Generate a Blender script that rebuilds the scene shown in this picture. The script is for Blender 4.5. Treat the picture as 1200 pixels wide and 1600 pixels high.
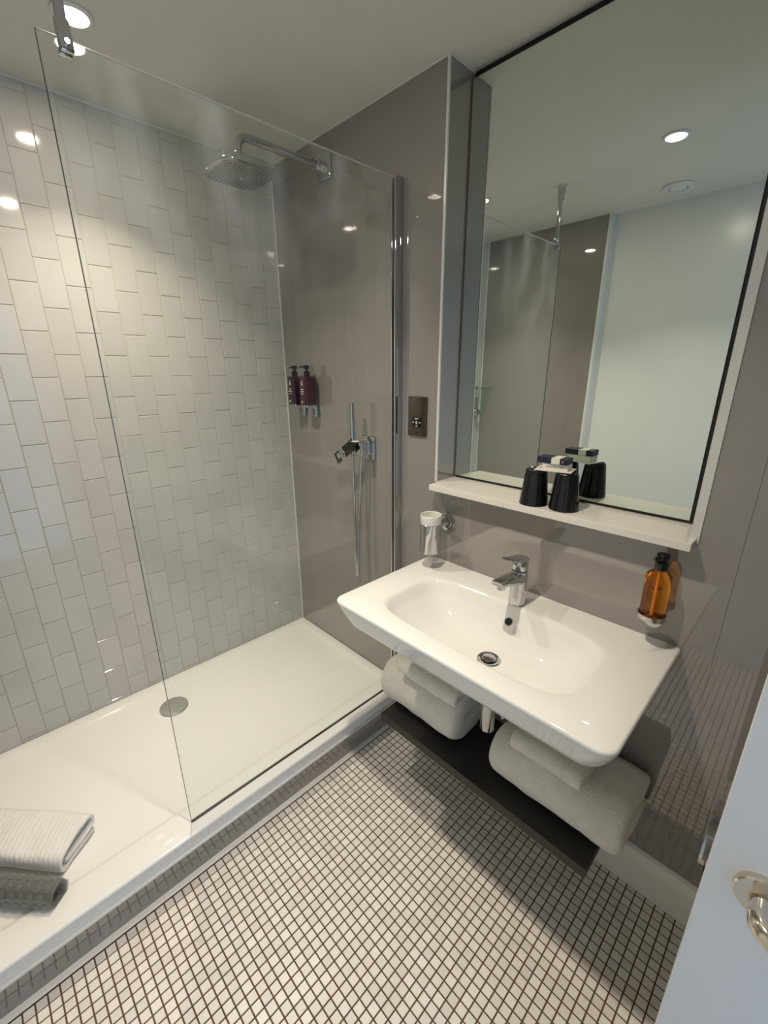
import bpy, bmesh, math, random
from mathutils import Vector, Matrix, noise
random.seed(7)
for o in list(bpy.data.objects):
    bpy.data.objects.remove(o, do_unlink=True)
S = bpy.context.scene
COL = S.collection
PI = math.pi

# ---------------------------------------------------------------- camera
cd = bpy.data.cameras.new('camera')
cam = bpy.data.objects.new('camera', cd)
COL.objects.link(cam)
S.camera = cam
cd.sensor_fit = 'VERTICAL'
cd.sensor_height = 32.0
cd.lens = 675.0 / 1600 * 32.0
cd.clip_start = 0.01
RR = ((0.69777, 0.71630, -0.00569), (0.21858, -0.22047, -0.95059), (-0.68216, 0.66205, -0.31040))
cm = Matrix(((RR[0][0], -RR[1][0], -RR[2][0]), (RR[0][1], -RR[1][1], -RR[2][1]), (RR[0][2], -RR[1][2], -RR[2][2])))
cam.matrix_world = Matrix.Translation((1.9253, -1.2042, 1.5339)) @ cm.to_4x4()

# ---------------------------------------------------------------- light
S.view_settings.view_transform = 'Standard'
S.view_settings.look = 'None'
S.view_settings.gamma = 1.0
S.view_settings.exposure = 0.0
w = bpy.data.worlds.new('daylight')
S.world = w
w.use_nodes = True
w.node_tree.nodes['Background'].inputs[0].default_value = (0.50, 0.71, 1.0, 1)
w.node_tree.nodes['Background'].inputs[1].default_value = 1.8     # daylight that comes in by the open doorway
LAMPS = ((0.402, -0.782), (1.275, -0.765))
LAMP_W = 6.4
LAMP_SPREAD = 105
SPILL_W = 2.3
LAMP_COL = (1.0, 0.875, 0.705)
CEIL = 2.37

# ---------------------------------------------------------------- materials
def mat(name, col, rough=0.5, metal=0.0, spec=0.5, coat=0.0, emit=None, es=0.0, sheen=0.0, trans=0.0, ior=1.5):
    m = bpy.data.materials.new(name)
    m.use_nodes = True
    b = m.node_tree.nodes['Principled BSDF']
    b.inputs['Base Color'].default_value = (*col, 1)
    b.inputs['Roughness'].default_value = rough
    b.inputs['Metallic'].default_value = metal
    b.inputs['Specular IOR Level'].default_value = spec
    b.inputs['Coat Weight'].default_value = coat
    b.inputs['Sheen Weight'].default_value = sheen
    b.inputs['Transmission Weight'].default_value = trans
    b.inputs['IOR'].default_value = ior
    if emit:
        b.inputs['Emission Color'].default_value = (*emit, 1)
        b.inputs['Emission Strength'].default_value = es
    return m

def nodes(m):
    return m.node_tree.nodes, m.node_tree.links, m.node_tree.nodes['Principled BSDF']

def bump(m, scale, strength, dist=0.01, detail=2.0, kind='noise', stretch=None):
    N, L, b = nodes(m)
    tc = N.new('ShaderNodeNewGeometry')
    mp = N.new('ShaderNodeMapping')
    if stretch: mp.inputs['Scale'].default_value = stretch
    L.new(tc.outputs['Position'], mp.inputs['Vector'])
    t = N.new('ShaderNodeTexNoise')
    t.inputs['Scale'].default_value = scale
    t.inputs['Detail'].default_value = detail
    L.new(mp.outputs[0], t.inputs['Vector'])
    bp = N.new('ShaderNodeBump')
    bp.inputs['Strength'].default_value = strength
    bp.inputs['Distance'].default_value = dist
    L.new(t.outputs[0], bp.inputs['Height'])
    if b.inputs['Normal'].is_linked:
        L.new(b.inputs['Normal'].links[0].from_socket, bp.inputs['Normal'])
    L.new(bp.outputs[0], b.inputs['Normal'])
    return m

def mottle(m, c1, c2, scale, detail=4.0, attr=None, amount=0.0):
    N, L, b = nodes(m)
    g = N.new('ShaderNodeNewGeometry')
    t = N.new('ShaderNodeTexNoise')
    t.inputs['Scale'].default_value = scale
    t.inputs['Detail'].default_value = detail
    L.new(g.outputs['Position'], t.inputs['Vector'])
    r = N.new('ShaderNodeValToRGB')
    r.color_ramp.elements[0].position = 0.3
    r.color_ramp.elements[1].position = 0.7
    r.color_ramp.elements[0].color = (*c1, 1)
    r.color_ramp.elements[1].color = (*c2, 1)
    L.new(t.outputs[0], r.inputs[0])
    out = r.outputs[0]
    if attr:
        a = N.new('ShaderNodeAttribute'); a.attribute_name = attr
        mr = N.new('ShaderNodeMapRange')
        mr.inputs['To Min'].default_value = 1 - amount
        mr.inputs['To Max'].default_value = 1.0
        L.new(a.outputs['Fac'], mr.inputs['Value'])
        mx = N.new('ShaderNodeVectorMath'); mx.operation = 'MULTIPLY'
        L.new(out, mx.inputs[0]); L.new(mr.outputs[0], mx.inputs[1])
        out = mx.outputs[0]
    L.new(out, b.inputs['Base Color'])
    return m

M = {}
M['ceiling'] = mottle(mat('ceiling_paint', (0.62, 0.62, 0.59), 0.85), (0.66, 0.655, 0.60), (0.70, 0.69, 0.635), 3.0)
M['panel'] = bump(mottle(mat('grey_gloss_panel', (0.22, 0.205, 0.205), 0.02, spec=0.9, coat=1.0), (0.258, 0.238, 0.222), (0.275, 0.254, 0.238), 2.0), 2.6, 0.10, 0.006, 0.0)
M['plinth'] = mottle(mat('grey_gloss_plinth', (0.29, 0.27, 0.25), 0.02, spec=0.9, coat=1.0), (0.225, 0.205, 0.195), (0.245, 0.223, 0.212), 2.0)
M['white_wall'] = mat('white_gloss_board', (0.74, 0.76, 0.74), 0.25)
M['tile'] = mottle(mat('white_wall_tile', (0.8, 0.79, 0.76), 0.07), (0.55, 0.54, 0.51), (0.59, 0.575, 0.545), 5.0, attr='rnd', amount=0.08)
M['grout'] = mat('pale_grout', (0.52, 0.485, 0.42), 0.85)
M['mosaic'] = mottle(mat('white_mosaic', (0.7, 0.68, 0.63), 0.35), (0.83, 0.79, 0.72), (0.90, 0.87, 0.81), 9.0, attr='rnd', amount=0.16)
M['brown_grout'] = mat('brown_grout', (0.115, 0.052, 0.030), 0.85)
M['tray'] = mat('white_acrylic', (0.86, 0.855, 0.83), 0.09)
bump(M['tray'], 14.0, 0.06, 0.002, 1.0)
M['ceramic'] = mat('white_ceramic', (0.83, 0.825, 0.805), 0.04)
M['sill'] = bump(mat('cream_stone', (0.80, 0.775, 0.72), 0.12), 6, 0.05, 0.002)
M['silicone'] = mat('white_silicone', (0.78, 0.77, 0.74), 0.4)
M['skirting'] = mat('white_skirting', (0.82, 0.80, 0.75), 0.4)
M['trim'] = mat('satin_white_trim', (0.72, 0.73, 0.71), 0.25)
M['chrome'] = mat('chrome', (0.56, 0.56, 0.57), 0.04, 1.0)
M['satin'] = mat('brushed_steel', (0.80, 0.77, 0.72), 0.3, 1.0)
M['nickel'] = mat('polished_nickel', (0.74, 0.66, 0.56), 0.1, 1.0)
M['mirror'] = mat('mirror_silver', (0.80, 0.86, 0.81), 0.0, 1.0)
M['black'] = mat('black', (0.008, 0.008, 0.009), 0.4)
M['black_gloss'] = mat('black_gloss_plastic', (0.006, 0.006, 0.007), 0.15)
M['shelf'] = bump(mottle(mat('black_brown_board', (0.02, 0.017, 0.016), 0.5), (0.016, 0.013, 0.012), (0.024, 0.019, 0.018), 8), 40, 0.1, 0.001)
M['shelf_edge'] = mat('brown_edge_band', (0.05, 0.037, 0.034), 0.55)
M['door'] = bump(mat('white_door_paint', (0.72, 0.725, 0.735), 0.35), 60, 0.03, 0.001)
M['bronze'] = mat('black_nickel_plate', (0.16, 0.135, 0.105), 0.18, 1.0)
M['glow'] = mat('lamp_face', (1, 1, 1), 0.5, emit=(1.0, 0.90, 0.76), es=25.0)
M['amber'] = mat('amber_liquid', (1.0, 0.42, 0.04), 0.0, trans=1.0, ior=1.36)
M['plum'] = mat('plum_bottle', (0.024, 0.002, 0.015), 0.1, coat=0.4)
M['plum_light'] = mat('plum_bottle_clear', (0.045, 0.002, 0.018), 0.1, coat=0.4)
M['print_white'] = mat('white_print', (0.8, 0.78, 0.76), 0.5)
M['print_dark'] = mat('dark_print', (0.05, 0.02, 0.01), 0.5)
M['paper'] = mat('cream_card', (0.80, 0.78, 0.70), 0.6)
M['navy'] = mat('navy_card', (0.012, 0.016, 0.05), 0.5)
M['plastic_white'] = mat('frosted_tumbler', (0.82, 0.82, 0.78), 0.25)
M['rubber'] = mat('grey_nozzle', (0.035, 0.035, 0.037), 0.5)
M['head_face'] = mat('grey_spray_face', (0.27, 0.26, 0.25), 0.3, 0.4)

def towel_mat(name, c1, c2, ribs=False):
    m = mottle(mat(name, c1, 0.95, sheen=0.3), c1, c2, 30)
    bump(m, 170, 0.35 if ribs else 0.9, 0.006, 5.0)
    bump(m, 30, 0.25, 0.01, 2.0)
    if ribs:
        N, L, b = nodes(m)
        g = N.new('ShaderNodeTexCoord')
        wv = N.new('ShaderNodeTexWave'); wv.inputs['Scale'].default_value = 22; wv.inputs['Distortion'].default_value = 3.0
        wv.inputs['Detail'].default_value = 1.0
        mp = N.new('ShaderNodeMapping'); mp.inputs['Rotation'].default_value = (0, 0, 2.2)
        L.new(g.outputs['Object'], mp.inputs['Vector']); L.new(mp.outputs[0], wv.inputs['Vector'])
        bp = N.new('ShaderNodeBump'); bp.inputs['Strength'].default_value = 0.32; bp.inputs['Distance'].default_value = 0.003
        L.new(wv.outputs['Fac'], bp.inputs['Height'])
        L.new(b.inputs['Normal'].links[0].from_socket, bp.inputs['Normal'])
        L.new(bp.outputs[0], b.inputs['Normal'])
    return m
M['towel'] = towel_mat('white_terry', (0.83, 0.79, 0.70), (0.89, 0.86, 0.78))
M['towel_ribbed'] = towel_mat('white_ribbed_cotton', (0.78, 0.77, 0.74), (0.84, 0.83, 0.80), True)

def glass_mat(name, tint, haze=0.0, ior=1.5):
    m = bpy.data.materials.new(name); m.use_nodes = True
    N, L = m.node_tree.nodes, m.node_tree.links
    N.clear()
    out = N.new('ShaderNodeOutputMaterial')
    tr = N.new('ShaderNodeBsdfTransparent'); tr.inputs[0].default_value = (*tint, 1)
    gl = N.new('ShaderNodeBsdfGlossy'); gl.inputs['Roughness'].default_value = 0.0
    fr = N.new('ShaderNodeFresnel'); fr.inputs['IOR'].default_value = ior
    ge = N.new('ShaderNodeNewGeometry')
    inv = N.new('ShaderNodeMath'); inv.operation = 'SUBTRACT'; inv.inputs[0].default_value = 1.0
    L.new(ge.outputs['Backfacing'], inv.inputs[1])
    mu = N.new('ShaderNodeMath'); mu.operation = 'MULTIPLY'
    L.new(fr.outputs[0], mu.inputs[0]); L.new(inv.outputs[0], mu.inputs[1])
    m2 = N.new('ShaderNodeMath'); m2.operation = 'MULTIPLY'; m2.inputs[1].default_value = 1.2
    L.new(mu.outputs[0], m2.inputs[0])
    mx = N.new('ShaderNodeMixShader')
    L.new(m2.outputs[0], mx.inputs[0]); L.new(tr.outputs[0], mx.inputs[1]); L.new(gl.outputs[0], mx.inputs[2])
    last = mx.outputs[0]
    if haze > 0:      # dried water marks, strongest near the top of the pane
        df = N.new('ShaderNodeBsdfDiffuse'); df.inputs[0].default_value = (0.8, 0.8, 0.8, 1)
        t = N.new('ShaderNodeTexNoise'); t.inputs['Scale'].default_value = 9; t.inputs['Detail'].default_value = 6
        mp = N.new('ShaderNodeMapping'); mp.inputs['Scale'].default_value = (1, 1, 0.5)
        L.new(ge.outputs['Position'], mp.inputs[0]); L.new(mp.outputs[0], t.inputs['Vector'])
        sx = N.new('ShaderNodeSeparateXYZ'); L.new(ge.outputs['Position'], sx.inputs[0])
        mr = N.new('ShaderNodeMapRange'); mr.inputs[1].default_value = 1.7; mr.inputs[2].default_value = 2.12
        mr.inputs[3].default_value = 0.04; mr.inputs[4].default_value = 1.0
        L.new(sx.outputs['Z'], mr.inputs[0])
        r = N.new('ShaderNodeMapRange'); r.inputs[1].default_value = 0.42; r.inputs[2].default_value = 0.75
        r.inputs[3].default_value = 0.0; r.inputs[4].default_value = haze
        L.new(t.outputs[0], r.inputs[0])
        k = N.new('ShaderNodeMath'); k.operation = 'MULTIPLY'
        L.new(mr.outputs[0], k.inputs[0]); L.new(r.outputs[0], k.inputs[1])
        mh = N.new('ShaderNodeMixShader')
        L.new(k.outputs[0], mh.inputs[0]); L.new(last, mh.inputs[1]); L.new(df.outputs[0], mh.inputs[2])
        last = mh.outputs[0]
    L.new(last, out.inputs[0])
    return m
M['glass'] = glass_mat('clear_glass', (0.975, 0.99, 0.98), 0.22)
M['glass_edge'] = mat('dark_glass_edge', (0.03, 0.05, 0.04), 0.1)
M['glass_arris'] = mat('polished_glass_arris', (0.5, 0.55, 0.5), 0.15)
M['vinyl'] = glass_mat('grey_clear_vinyl', (0.84, 0.85, 0.84), 0.0)
def vinyl():
    m = M['vinyl']; N, L = m.node_tree.nodes, m.node_tree.links
    out = N['Material Output']; src = out.inputs[0].links[0].from_socket
    df = N.new('ShaderNodeBsdfPrincipled'); df.inputs['Base Color'].default_value = (0.42, 0.42, 0.41, 1); df.inputs['Roughness'].default_value = 0.12
    mx = N.new('ShaderNodeMixShader'); mx.inputs[0].default_value = 0.2
    L.new(src, mx.inputs[1]); L.new(df.outputs[0], mx.inputs[2]); L.new(mx.outputs[0], out.inputs[0])
vinyl()

# ---------------------------------------------------------------- helpers
class MB:
    """collects shapes into one bmesh"""
    def __init__(s): s.bm = bmesh.new(); s.mi = 0
    def _tag(s, faces):
        for f in faces: f.material_index = s.mi
    def box(s, a, b, bev=0.0, seg=2, rot=None, pivot=None):
        a = Vector(a); b = Vector(b)
        r = bmesh.ops.create_cube(s.bm, size=1.0)
        vs = r['verts']; c = (a + b) / 2; d = b - a
        for v in vs: v.co = Vector((v.co.x * d.x, v.co.y * d.y, v.co.z * d.z)) + c
        fs = list({f for v in vs for f in v.link_faces})
        s._tag(fs)
        allv = vs
        if bev > 0:
            es = list({e for v in vs for e in v.link_edges})
            q = bmesh.ops.bevel(s.bm, geom=es, offset=bev, segments=seg, affect='EDGES', profile=0.5)
            s._tag(q['faces']); allv = list({v for f in q['faces'] for v in f.verts})
        if rot is not None:
            p = Vector(pivot) if pivot is not None else c
            for v in allv: v.co = rot @ (v.co - p) + p
        return s
    def rings(s, rings, cap0=True, cap1=True, closed=True):
        vv = [[s.bm.verts.new(p) for p in r] for r in rings]
        fs = []
        n = len(vv[0])
        for i in range(len(vv) - 1):
            for j in range(n if closed else n - 1):
                k = (j + 1) % n
                try: fs.append(s.bm.faces.new((vv[i][j], vv[i][k], vv[i + 1][k], vv[i + 1][j])))
                except ValueError: pass
        if cap0 and closed: fs.append(s.bm.faces.new(vv[0][::-1]))
        if cap1 and closed: fs.append(s.bm.faces.new(vv[-1]))
        s._tag(fs)
        return s
    def lathe(s, prof, origin=(0, 0, 0), axis=(0, 0, 1), seg=40, caps=True):
        ax = Vector(axis).normalized(); o = Vector(origin)
        q = Vector((0, 0, 1)).rotation_difference(ax)
        rr = []
        for r, h in prof:
            r = max(r, 1e-5)
            rr.append([o + q @ Vector((r * math.cos(2 * PI * k / seg), r * math.sin(2 * PI * k / seg), h)) for k in range(seg)])
        return s.rings(rr, caps, caps)
    def tube(s, pts, rad, seg=14, squash=None):
        pts = [Vector(p) for p in pts]
        rads = rad if isinstance(rad, (list, tuple)) else [rad] * len(pts)
        t0 = (pts[1] - pts[0]).normalized()
        up = Vector((0, 0, 1)) if abs(t0.z) < 0.9 else Vector((1, 0, 0))
        n = (up - t0 * up.dot(t0)).normalized()
        rr = []
        for i, p in enumerate(pts):
            a = pts[max(i - 1, 0)]; b = pts[min(i + 1, len(pts) - 1)]
            t = (b - a).normalized()
            n = (n - t * n.dot(t)).normalized()
            bn = t.cross(n)
            k1, k2 = (1, 1) if squash is None else squash
            rr.append([p + (n * math.cos(2 * PI * k / seg) * k1 + bn * math.sin(2 * PI * k / seg) * k2) * rads[i] for k in range(seg)])
        return s.rings(rr)
    def build(s, name, mats, parent=None, smooth=True, angle=35, rnd=None):
        bmesh.ops.recalc_face_normals(s.bm, faces=s.bm.faces[:])
        me = bpy.data.meshes.new(name)
        if parent is not None:
            off = world_loc(parent)
            for v in s.bm.verts: v.co -= off
        s.bm.to_mesh(me); s.bm.free()
        for m in (mats if isinstance(mats, (list, tuple)) else [mats]): me.materials.append(m)
        if smooth:
            me.shade_smooth()
            me.set_sharp_from_angle(angle=math.radians(angle))
        o = bpy.data.objects.new(name, me)
        COL.objects.link(o)
        if parent is not None: o.parent = parent
        return o

def world_loc(o):
    v = Vector(o.location); p = o.parent
    while p: v += Vector(p.location); p = p.parent
    return v

def thing(name, label, cat, loc, group=None):
    o = bpy.data.objects.new(name, None)
    o.empty_display_size = 0.05
    COL.objects.link(o); o.location = loc
    tag(o, label, cat, group)
    return o
def tag(o, label, cat, group=None):
    o['label'] = label; o['category'] = cat
    if group: o['group'] = group
    return o
def structure(o, label=None):
    o['kind'] = 'structure'
    if label: o['label'] = label
    return o
def bez(p, n=24):
    """Catmull-Rom through points"""
    p = [Vector(q) for q in p]
    P = [p[0] * 2 - p[1]] + p + [p[-1] * 2 - p[-2]]
    out = []
    for i in range(1, len(P) - 2):
        for k in range(n):
            t = k / n
            a, b, c, d = P[i - 1], P[i], P[i + 1], P[i + 2]
            out.append(0.5 * ((2 * b) + (c - a) * t + (2 * a - 5 * b + 4 * c - d) * t * t + (3 * b - a - 3 * c + d) * t ** 3))
    out.append(p[-1])
    return out
def superell(t, a, b, e):
    c, s_ = math.cos(t), math.sin(t)
    k = (abs(c) ** e + abs(s_) ** e) ** (-1.0 / e)
    return a * c * k, b * s_ * k
def text_part(body, size, name, m, parent, origin, xdir, ydir, depth=0.0003, align='CENTER', label=None):
    cu = bpy.data.curves.new(name, 'FONT'); cu.body = body; cu.size = size
    cu.align_x = align; cu.align_y = 'CENTER'; cu.extrude = depth; cu.resolution_u = 3
    t = bpy.data.objects.new(name + '_curve', cu); COL.objects.link(t)
    bpy.context.view_layer.update()
    me = bpy.data.meshes.new_from_object(t.evaluated_get(bpy.context.evaluated_depsgraph_get()))
    bpy.data.objects.remove(t, do_unlink=True)
    x = Vector(xdir).normalized(); y = Vector(ydir).normalized(); z = x.cross(y)
    R = Matrix((x, y, z)).transposed()
    off = world_loc(parent) if parent else Vector()
    for v in me.vertices: v.co = R @ v.co + Vector(origin) - off
    me.materials.clear(); me.materials.append(m)
    o = bpy.data.objects.new(name, me); COL.objects.link(o); o.parent = parent
    return o

# ---------------------------------------------------------------- room shell
XR = 2.63           # right wall, with the doorway the daylight comes through
YF = -1.53          # wall opposite the basin
YP = -1.485         # face of the grey panel on that wall, at the end of the shower
NX0, NX1, NZ, NY = 0.960, 1.747, 1.150, 0.135      # mirror recess

b = MB(); b.box((-0.15, YF - 0.15, -0.1), (XR + 0.15, 0.25, -0.0015))
b.mi = 1
P_ = 0.0261
x = 0.8225
bm = b.bm
lay = None
cells = []
while x < XR:
    y = -1.181 - 14 * P_
    while y < 0.0:
        a0, a1 = max(x + 0.0016, 0.822), min(x + P_ - 0.0016, XR); c0, c1 = max(y + 0.0016, YF), min(y + P_ - 0.0016, -0.018)
        if a1 - a0 > 0.004 and c1 - c0 > 0.004: cells.append((a0, a1, c0, c1))
        y += P_
    x += P_
def tile_cells(bm, cells, mapf, h=0.0015, inset=0.0012, tilt=0.0001, mi=1):
    lay = bm.faces.layers.float.get('rnd') or bm.faces.layers.float.new('rnd')
    for a0, a1, c0, c1 in cells:
        r = random.random()
        z = [h + random.uniform(-tilt, tilt) for _ in range(3)]; z.append(z[0] + z[2] - z[1])
        o = [bm.verts.new(mapf(*q, 0.0)) for q in ((a0, c0), (a1, c0), (a1, c1), (a0, c1))]
        i_ = [bm.verts.new(mapf(q[0], q[1], z[k])) for k, q in enumerate(((a0 + inset, c0 + inset), (a1 - inset, c0 + inset), (a1 - inset, c1 - inset), (a0 + inset, c1 - inset)))]
        fs = [bm.faces.new(i_)]
        for k in range(4): fs.append(bm.faces.new((o[k], o[(k + 1) % 4], i_[(k + 1) % 4], i_[k])))
        for f in fs: f.material_index = mi; f[lay] = r
def build_tiled(b, name, mats):
    me = bpy.data.meshes.new(name); b.bm.to_mesh(me); b.bm.free()
    for m in mats: me.materials.append(m)
    o = bpy.data.objects.new(name, me); COL.objects.link(o); return o
tile_cells(bm, cells, lambda u, v, h: (u, v, -0.0015 + h), 0.0015, 0.0007, 0.00008)
structure(build_tiled(b, 'floor', [M['brown_grout'], M['mosaic']]), 'white mosaic floor with brown grout')

b = MB(); b.box((-0.15, YF - 0.15, CEIL), (XR + 0.15, 0.30, CEIL + 0.1))
structure(b.build('ceiling', M['ceiling'], smooth=False))

# tiled wall, vertical half-bond 150 x 75 tiles
b = MB(); b.box((-0.15, YF - 0.15, 0.0), (-0.002, 0.25, CEIL))
cells = []
PY, PZ = 0.0764, 0.1487
for k in range(-16, 8):
    y0 = -0.4557 + k * PY
    z0 = 0.2546 - 3 * PZ + (0.5 * PZ if k % 2 else 0)
    for j in range(20):
        c0, c1 = y0 + 0.0009, y0 + PY - 0.0009
        a0, a1 = z0 + j * PZ + 0.0009, z0 + (j + 1) * PZ - 0.0009
        c0 = max(c0, YP - 0.01); c1 = min(c1, -0.001); a0 = max(a0, 0.155); a1 = min(a1, CEIL - 0.001)
        if c1 - c0 > 0.006 and a1 - a0 > 0.006: cells.append((c0, c1, a0, a1))
tile_cells(b.bm, cells, lambda u, v, h: (-0.002 + h, u, v), 0.0022, 0.0016, 0.00022)
structure(build_tiled(b, 'wall_left', [M['grout'], M['tile']]), 'white tiled shower wall')

# grey panelled wall with the mirror recess
b = MB()
b.box((0.0, 0.0, 0), (NX0, 0.25, CEIL))
b.box((NX0, 0.0, 0), (NX1, 0.25, NZ - 0.025))
b.box((NX0, NY + 0.004, NZ - 0.025), (NX1, 0.25, CEIL))
b.box((NX1, 0.0, 0), (1.8440, 0.25, CEIL))
b.box((1.8440, 0.002, 0), (1.8452, 0.25, CEIL))
b.box((1.8452, 0.0, 0), (XR + 0.15, 0.25, CEIL))
structure(b.build('wall_back', M['panel'], smooth=False), 'glossy grey panelled wall')

b = MB(); b.box((-0.01, YF - 0.15, 0), (0.79, YP, CEIL)); b.mi = 1; b.box((0.79, YF - 0.15, 0), (XR + 0.15, YF, CEIL))
structure(b.build('wall_front', [M['panel'], M['white_wall']], smooth=False), 'grey panel and white board opposite the basin')
b = MB(); b.box((XR, -0.66, 0), (XR + 0.12, 0.0, CEIL)); b.box((XR, YF, 2.06), (XR + 0.12, -0.66, CEIL)); b.box((XR, YF - .1, 0), (XR + 0.12, -1.46, 2.06))
structure(b.build('wall_right', M['white_wall'], smooth=False))

b = MB(); b.box((0.822, -0.018, 0), (XR, 0.0, 0.112), 0.0); b.rings([[(0.822, -0.018, 0.112), (0.822, 0, 0.112), (0.822, 0, 0.145), (0.822, -0.009, 0.138)], [(XR, -0.018, 0.112), (XR, 0, 0.112), (XR, 0, 0.145), (XR, -0.009, 0.138)]])
structure(b.build('baseboard_back', M['skirting'], smooth=False))

def trim(n, boxes, m, label, bev=0.0):
    b = MB()
    for q in boxes: b.box(q[0], q[1], bev)
    structure(b.build('trim_%d' % n, m, smooth=False), label)
trim(1, [((NX0 - 0.006, -0.003, NZ), (NX0 + 0.0015, 0.003, CEIL))], M['trim'], 'pale metal corner trim left of the mirror recess')
trim(2, [((NX1 - 0.004, -0.003, NZ - 0.012), (NX1 + 0.015, 0.003, CEIL))], M['trim'], 'pale metal corner trim right of the mirror recess')
trim(3, [((0.0, -0.005, 0.168), (0.005, 0.0, CEIL))], M['silicone'], 'white sealant line in the shower corner', 0.001)
trim(4, [((0.8, -1.53, 0.0), (0.8215, -0.0, 0.006))], M['silicone'], 'white sealant line along the floor', 0.002)
trim(5, [((0.0, -0.004, CEIL - 0.004), (NX0, 0.0, CEIL)), ((NX0, 0.0, CEIL - 0.004), (NX0 + 0.004, NY, CEIL)), ((0.0, YP, CEIL - 0.005), (0.005, 0, CEIL))], M['silicone'], 'white sealant line under the ceiling', 0.001)
trim(6, [((0.787, YF, 0.0), (0.800, YP + 0.004, CEIL))], M['trim'], 'chrome strip at the edge of the grey end panel')
trim(7, [((0.0, YP, 0.168), (0.006, YP + 0.005, CEIL))], M['silicone'], 'white sealant line in the far shower corner', 0.001)

# sill of the recess
b = MB(); b.box((0.968, -0.052, NZ - 0.021), (1.757, 0.0, NZ), 0.0015); b.box((NX0, -0.002, NZ - 0.021), (NX1, NY + .004, NZ))
structure(b.build('trim_8', M['sill'], smooth=False), 'cream stone ledge under the mirror')

# ---------------------------------------------------------------- mirror
MY = 0.104
t = thing('wall_mirror', 'tall frameless mirror with black edge set in the wall recess', 'mirror', (1.35, NY, NZ))
MX0, MX1, MZ0, MZ1 = 0.965, 1.718, NZ + 0.009, 2.348
b = MB(); b.box((MX0, MY, MZ0), (MX1, MY + 0.004, MZ1), 0.0005, 1); b.build('mirror_glass', M['mirror'], t, smooth=False)
b = MB()
b.box((MX0 + 0.001, MY + 0.0045, NZ + 0.0005), (NX1 - 0.001, NY + 0.003, MZ1 - 0.002))
b.box((NX0 + 0.0005, 0.119, MZ1 - 0.003), (NX1 - 0.0005, NY + 0.003, CEIL - 0.0005))  # black strip standing in for the shade in the gap above the mirror
b.build('backing_and_gap_shade', M['black'], t, smooth=False)

# ---------------------------------------------------------------- shower tray
TZ = 0.168
t = thing('shower_tray', 'long white shower tray raised on a grey plinth', 'shower tray', (0.4, -0.74, 0))
b = MB()
def rrect(x0, x1, y0, y1, r, z, n=8):
    out = []
    for cx, cy, a in ((x1 - r, y1 - r, 0), (x0 + r, y1 - r, 90), (x0 + r, y0 + r, 180), (x1 - r, y0 + r, 270)):
        for k in range(n + 1):
            an = math.radians(a + 90 * k / n)
            out.append((cx + r * math.cos(an), cy + r * math.sin(an), z))
    return out
X0, X1, Y0, Y1 = 0.001, 0.816, YP + 0.001, -0.001
rg = [rrect(X0, X1 - 0.012, Y0, Y1, 0.002, 0.105), rrect(X0, X1 - 0.010, Y0, Y1, 0.002, 0.125), rrect(X0, X1, Y0, Y1, 0.002, TZ - 0.006), rrect(X0 + 0.002, X1 - 0.002, Y0 + 0.002, Y1 - 0.002, 0.002, TZ - 0.0015), rrect(X0 + 0.006, X1 - 0.006, Y0 + 0.006, Y1 - 0.006, 0.002, TZ)]
for d, z in ((0.048, 0), (0.051, 0.0008), (0.056, 0.0045), (0.064, 0.0085), (0.075, 0.0100)):
    rg.append(rrect(X0 + d, X1 - d - 0.05, Y0 + d, Y1 - d + 0.01, 0.03, TZ - z))
rg.append(rrect(X0 + 0.3, X1 - 0.42, Y0 + 0.6, Y1 - 0.6, 0.02, TZ - 0.0125))
b.rings(rg)
b.build('tray_body', M['tray'], t, angle=30)
b = MB(); b.box((0.70, YP + .001, 0.0), (0.803, -0.001, 0.105))
b.build('plinth', M['plinth'], t, smooth=False)
b = MB(); b.box((0.80, YP + .001, 0.100), (0.812, -0.001, 0.109), 0.002); b.build('sealant_strip', M['silicone'], t)
# drain cover
t = thing('drain_cover', 'round chrome waste cover in the shower tray', 'drain', (0.20, -0.803, TZ - 0.010))
b = MB(); b.lathe([(0.056, 0), (0.0575, 0.003), (0.056, 0.0055), (0.045, 0.0075), (0.0, 0.0085)], (0.20, -0.803, TZ - 0.011), seg=48)
b.build('cover_disc', M['satin'], t)
b = MB()
for k in range(5):
    an = 2 * PI * k / 5; b.lathe([(0.0042, 0), (0.0038, 0.0012), (0.0, 0.0016)], (0.20 + 0.009 * math.cos(an), -0.803 + 0.009 * math.sin(an), TZ - 0.003), seg=12)
b.lathe([(0.003, 0), (0.0, 0.0016)], (0.20, -0.803, TZ - 0.003), seg=12)
b.build('embossed_flower', M['satin'], t)

# ---------------------------------------------------------------- glass screen
GX = 0.7725
GY0, GZ1 = -0.95, 2.122
t = thing('shower_screen', 'fixed clear glass shower panel standing on the tray edge', 'shower screen', (GX, -0.48, TZ))
b = MB(); b.box((GX - 0.0035, GY0 + 0.001, TZ + 0.004), (GX + 0.0035, -0.012, GZ1 - 0.001)); b.build('glass_pane', M['glass'], t, smooth=False)
b = MB(); b.box((GX - 0.0037, GY0, TZ + 0.003), (GX - 0.0005, GY0 + 0.001, GZ1)); b.box((GX - 0.0037, GY0, GZ1 - 0.001), (GX + 0.0037, -0.03, GZ1))
b.mi = 1; b.box((GX - 0.0005, GY0, TZ + 0.003), (GX + 0.0037, GY0 + 0.001, GZ1)); b.build('glass_edge', [M['glass_arris'], M['glass_edge']], t, smooth=False)
b = MB(); b.box((GX - 0.004, GY0 + 0.002, TZ - 0.0005), (GX + 0.004, -0.035, TZ + 0.0045), 0.001); b.build('bottom_seal', M['black'], t)
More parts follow.
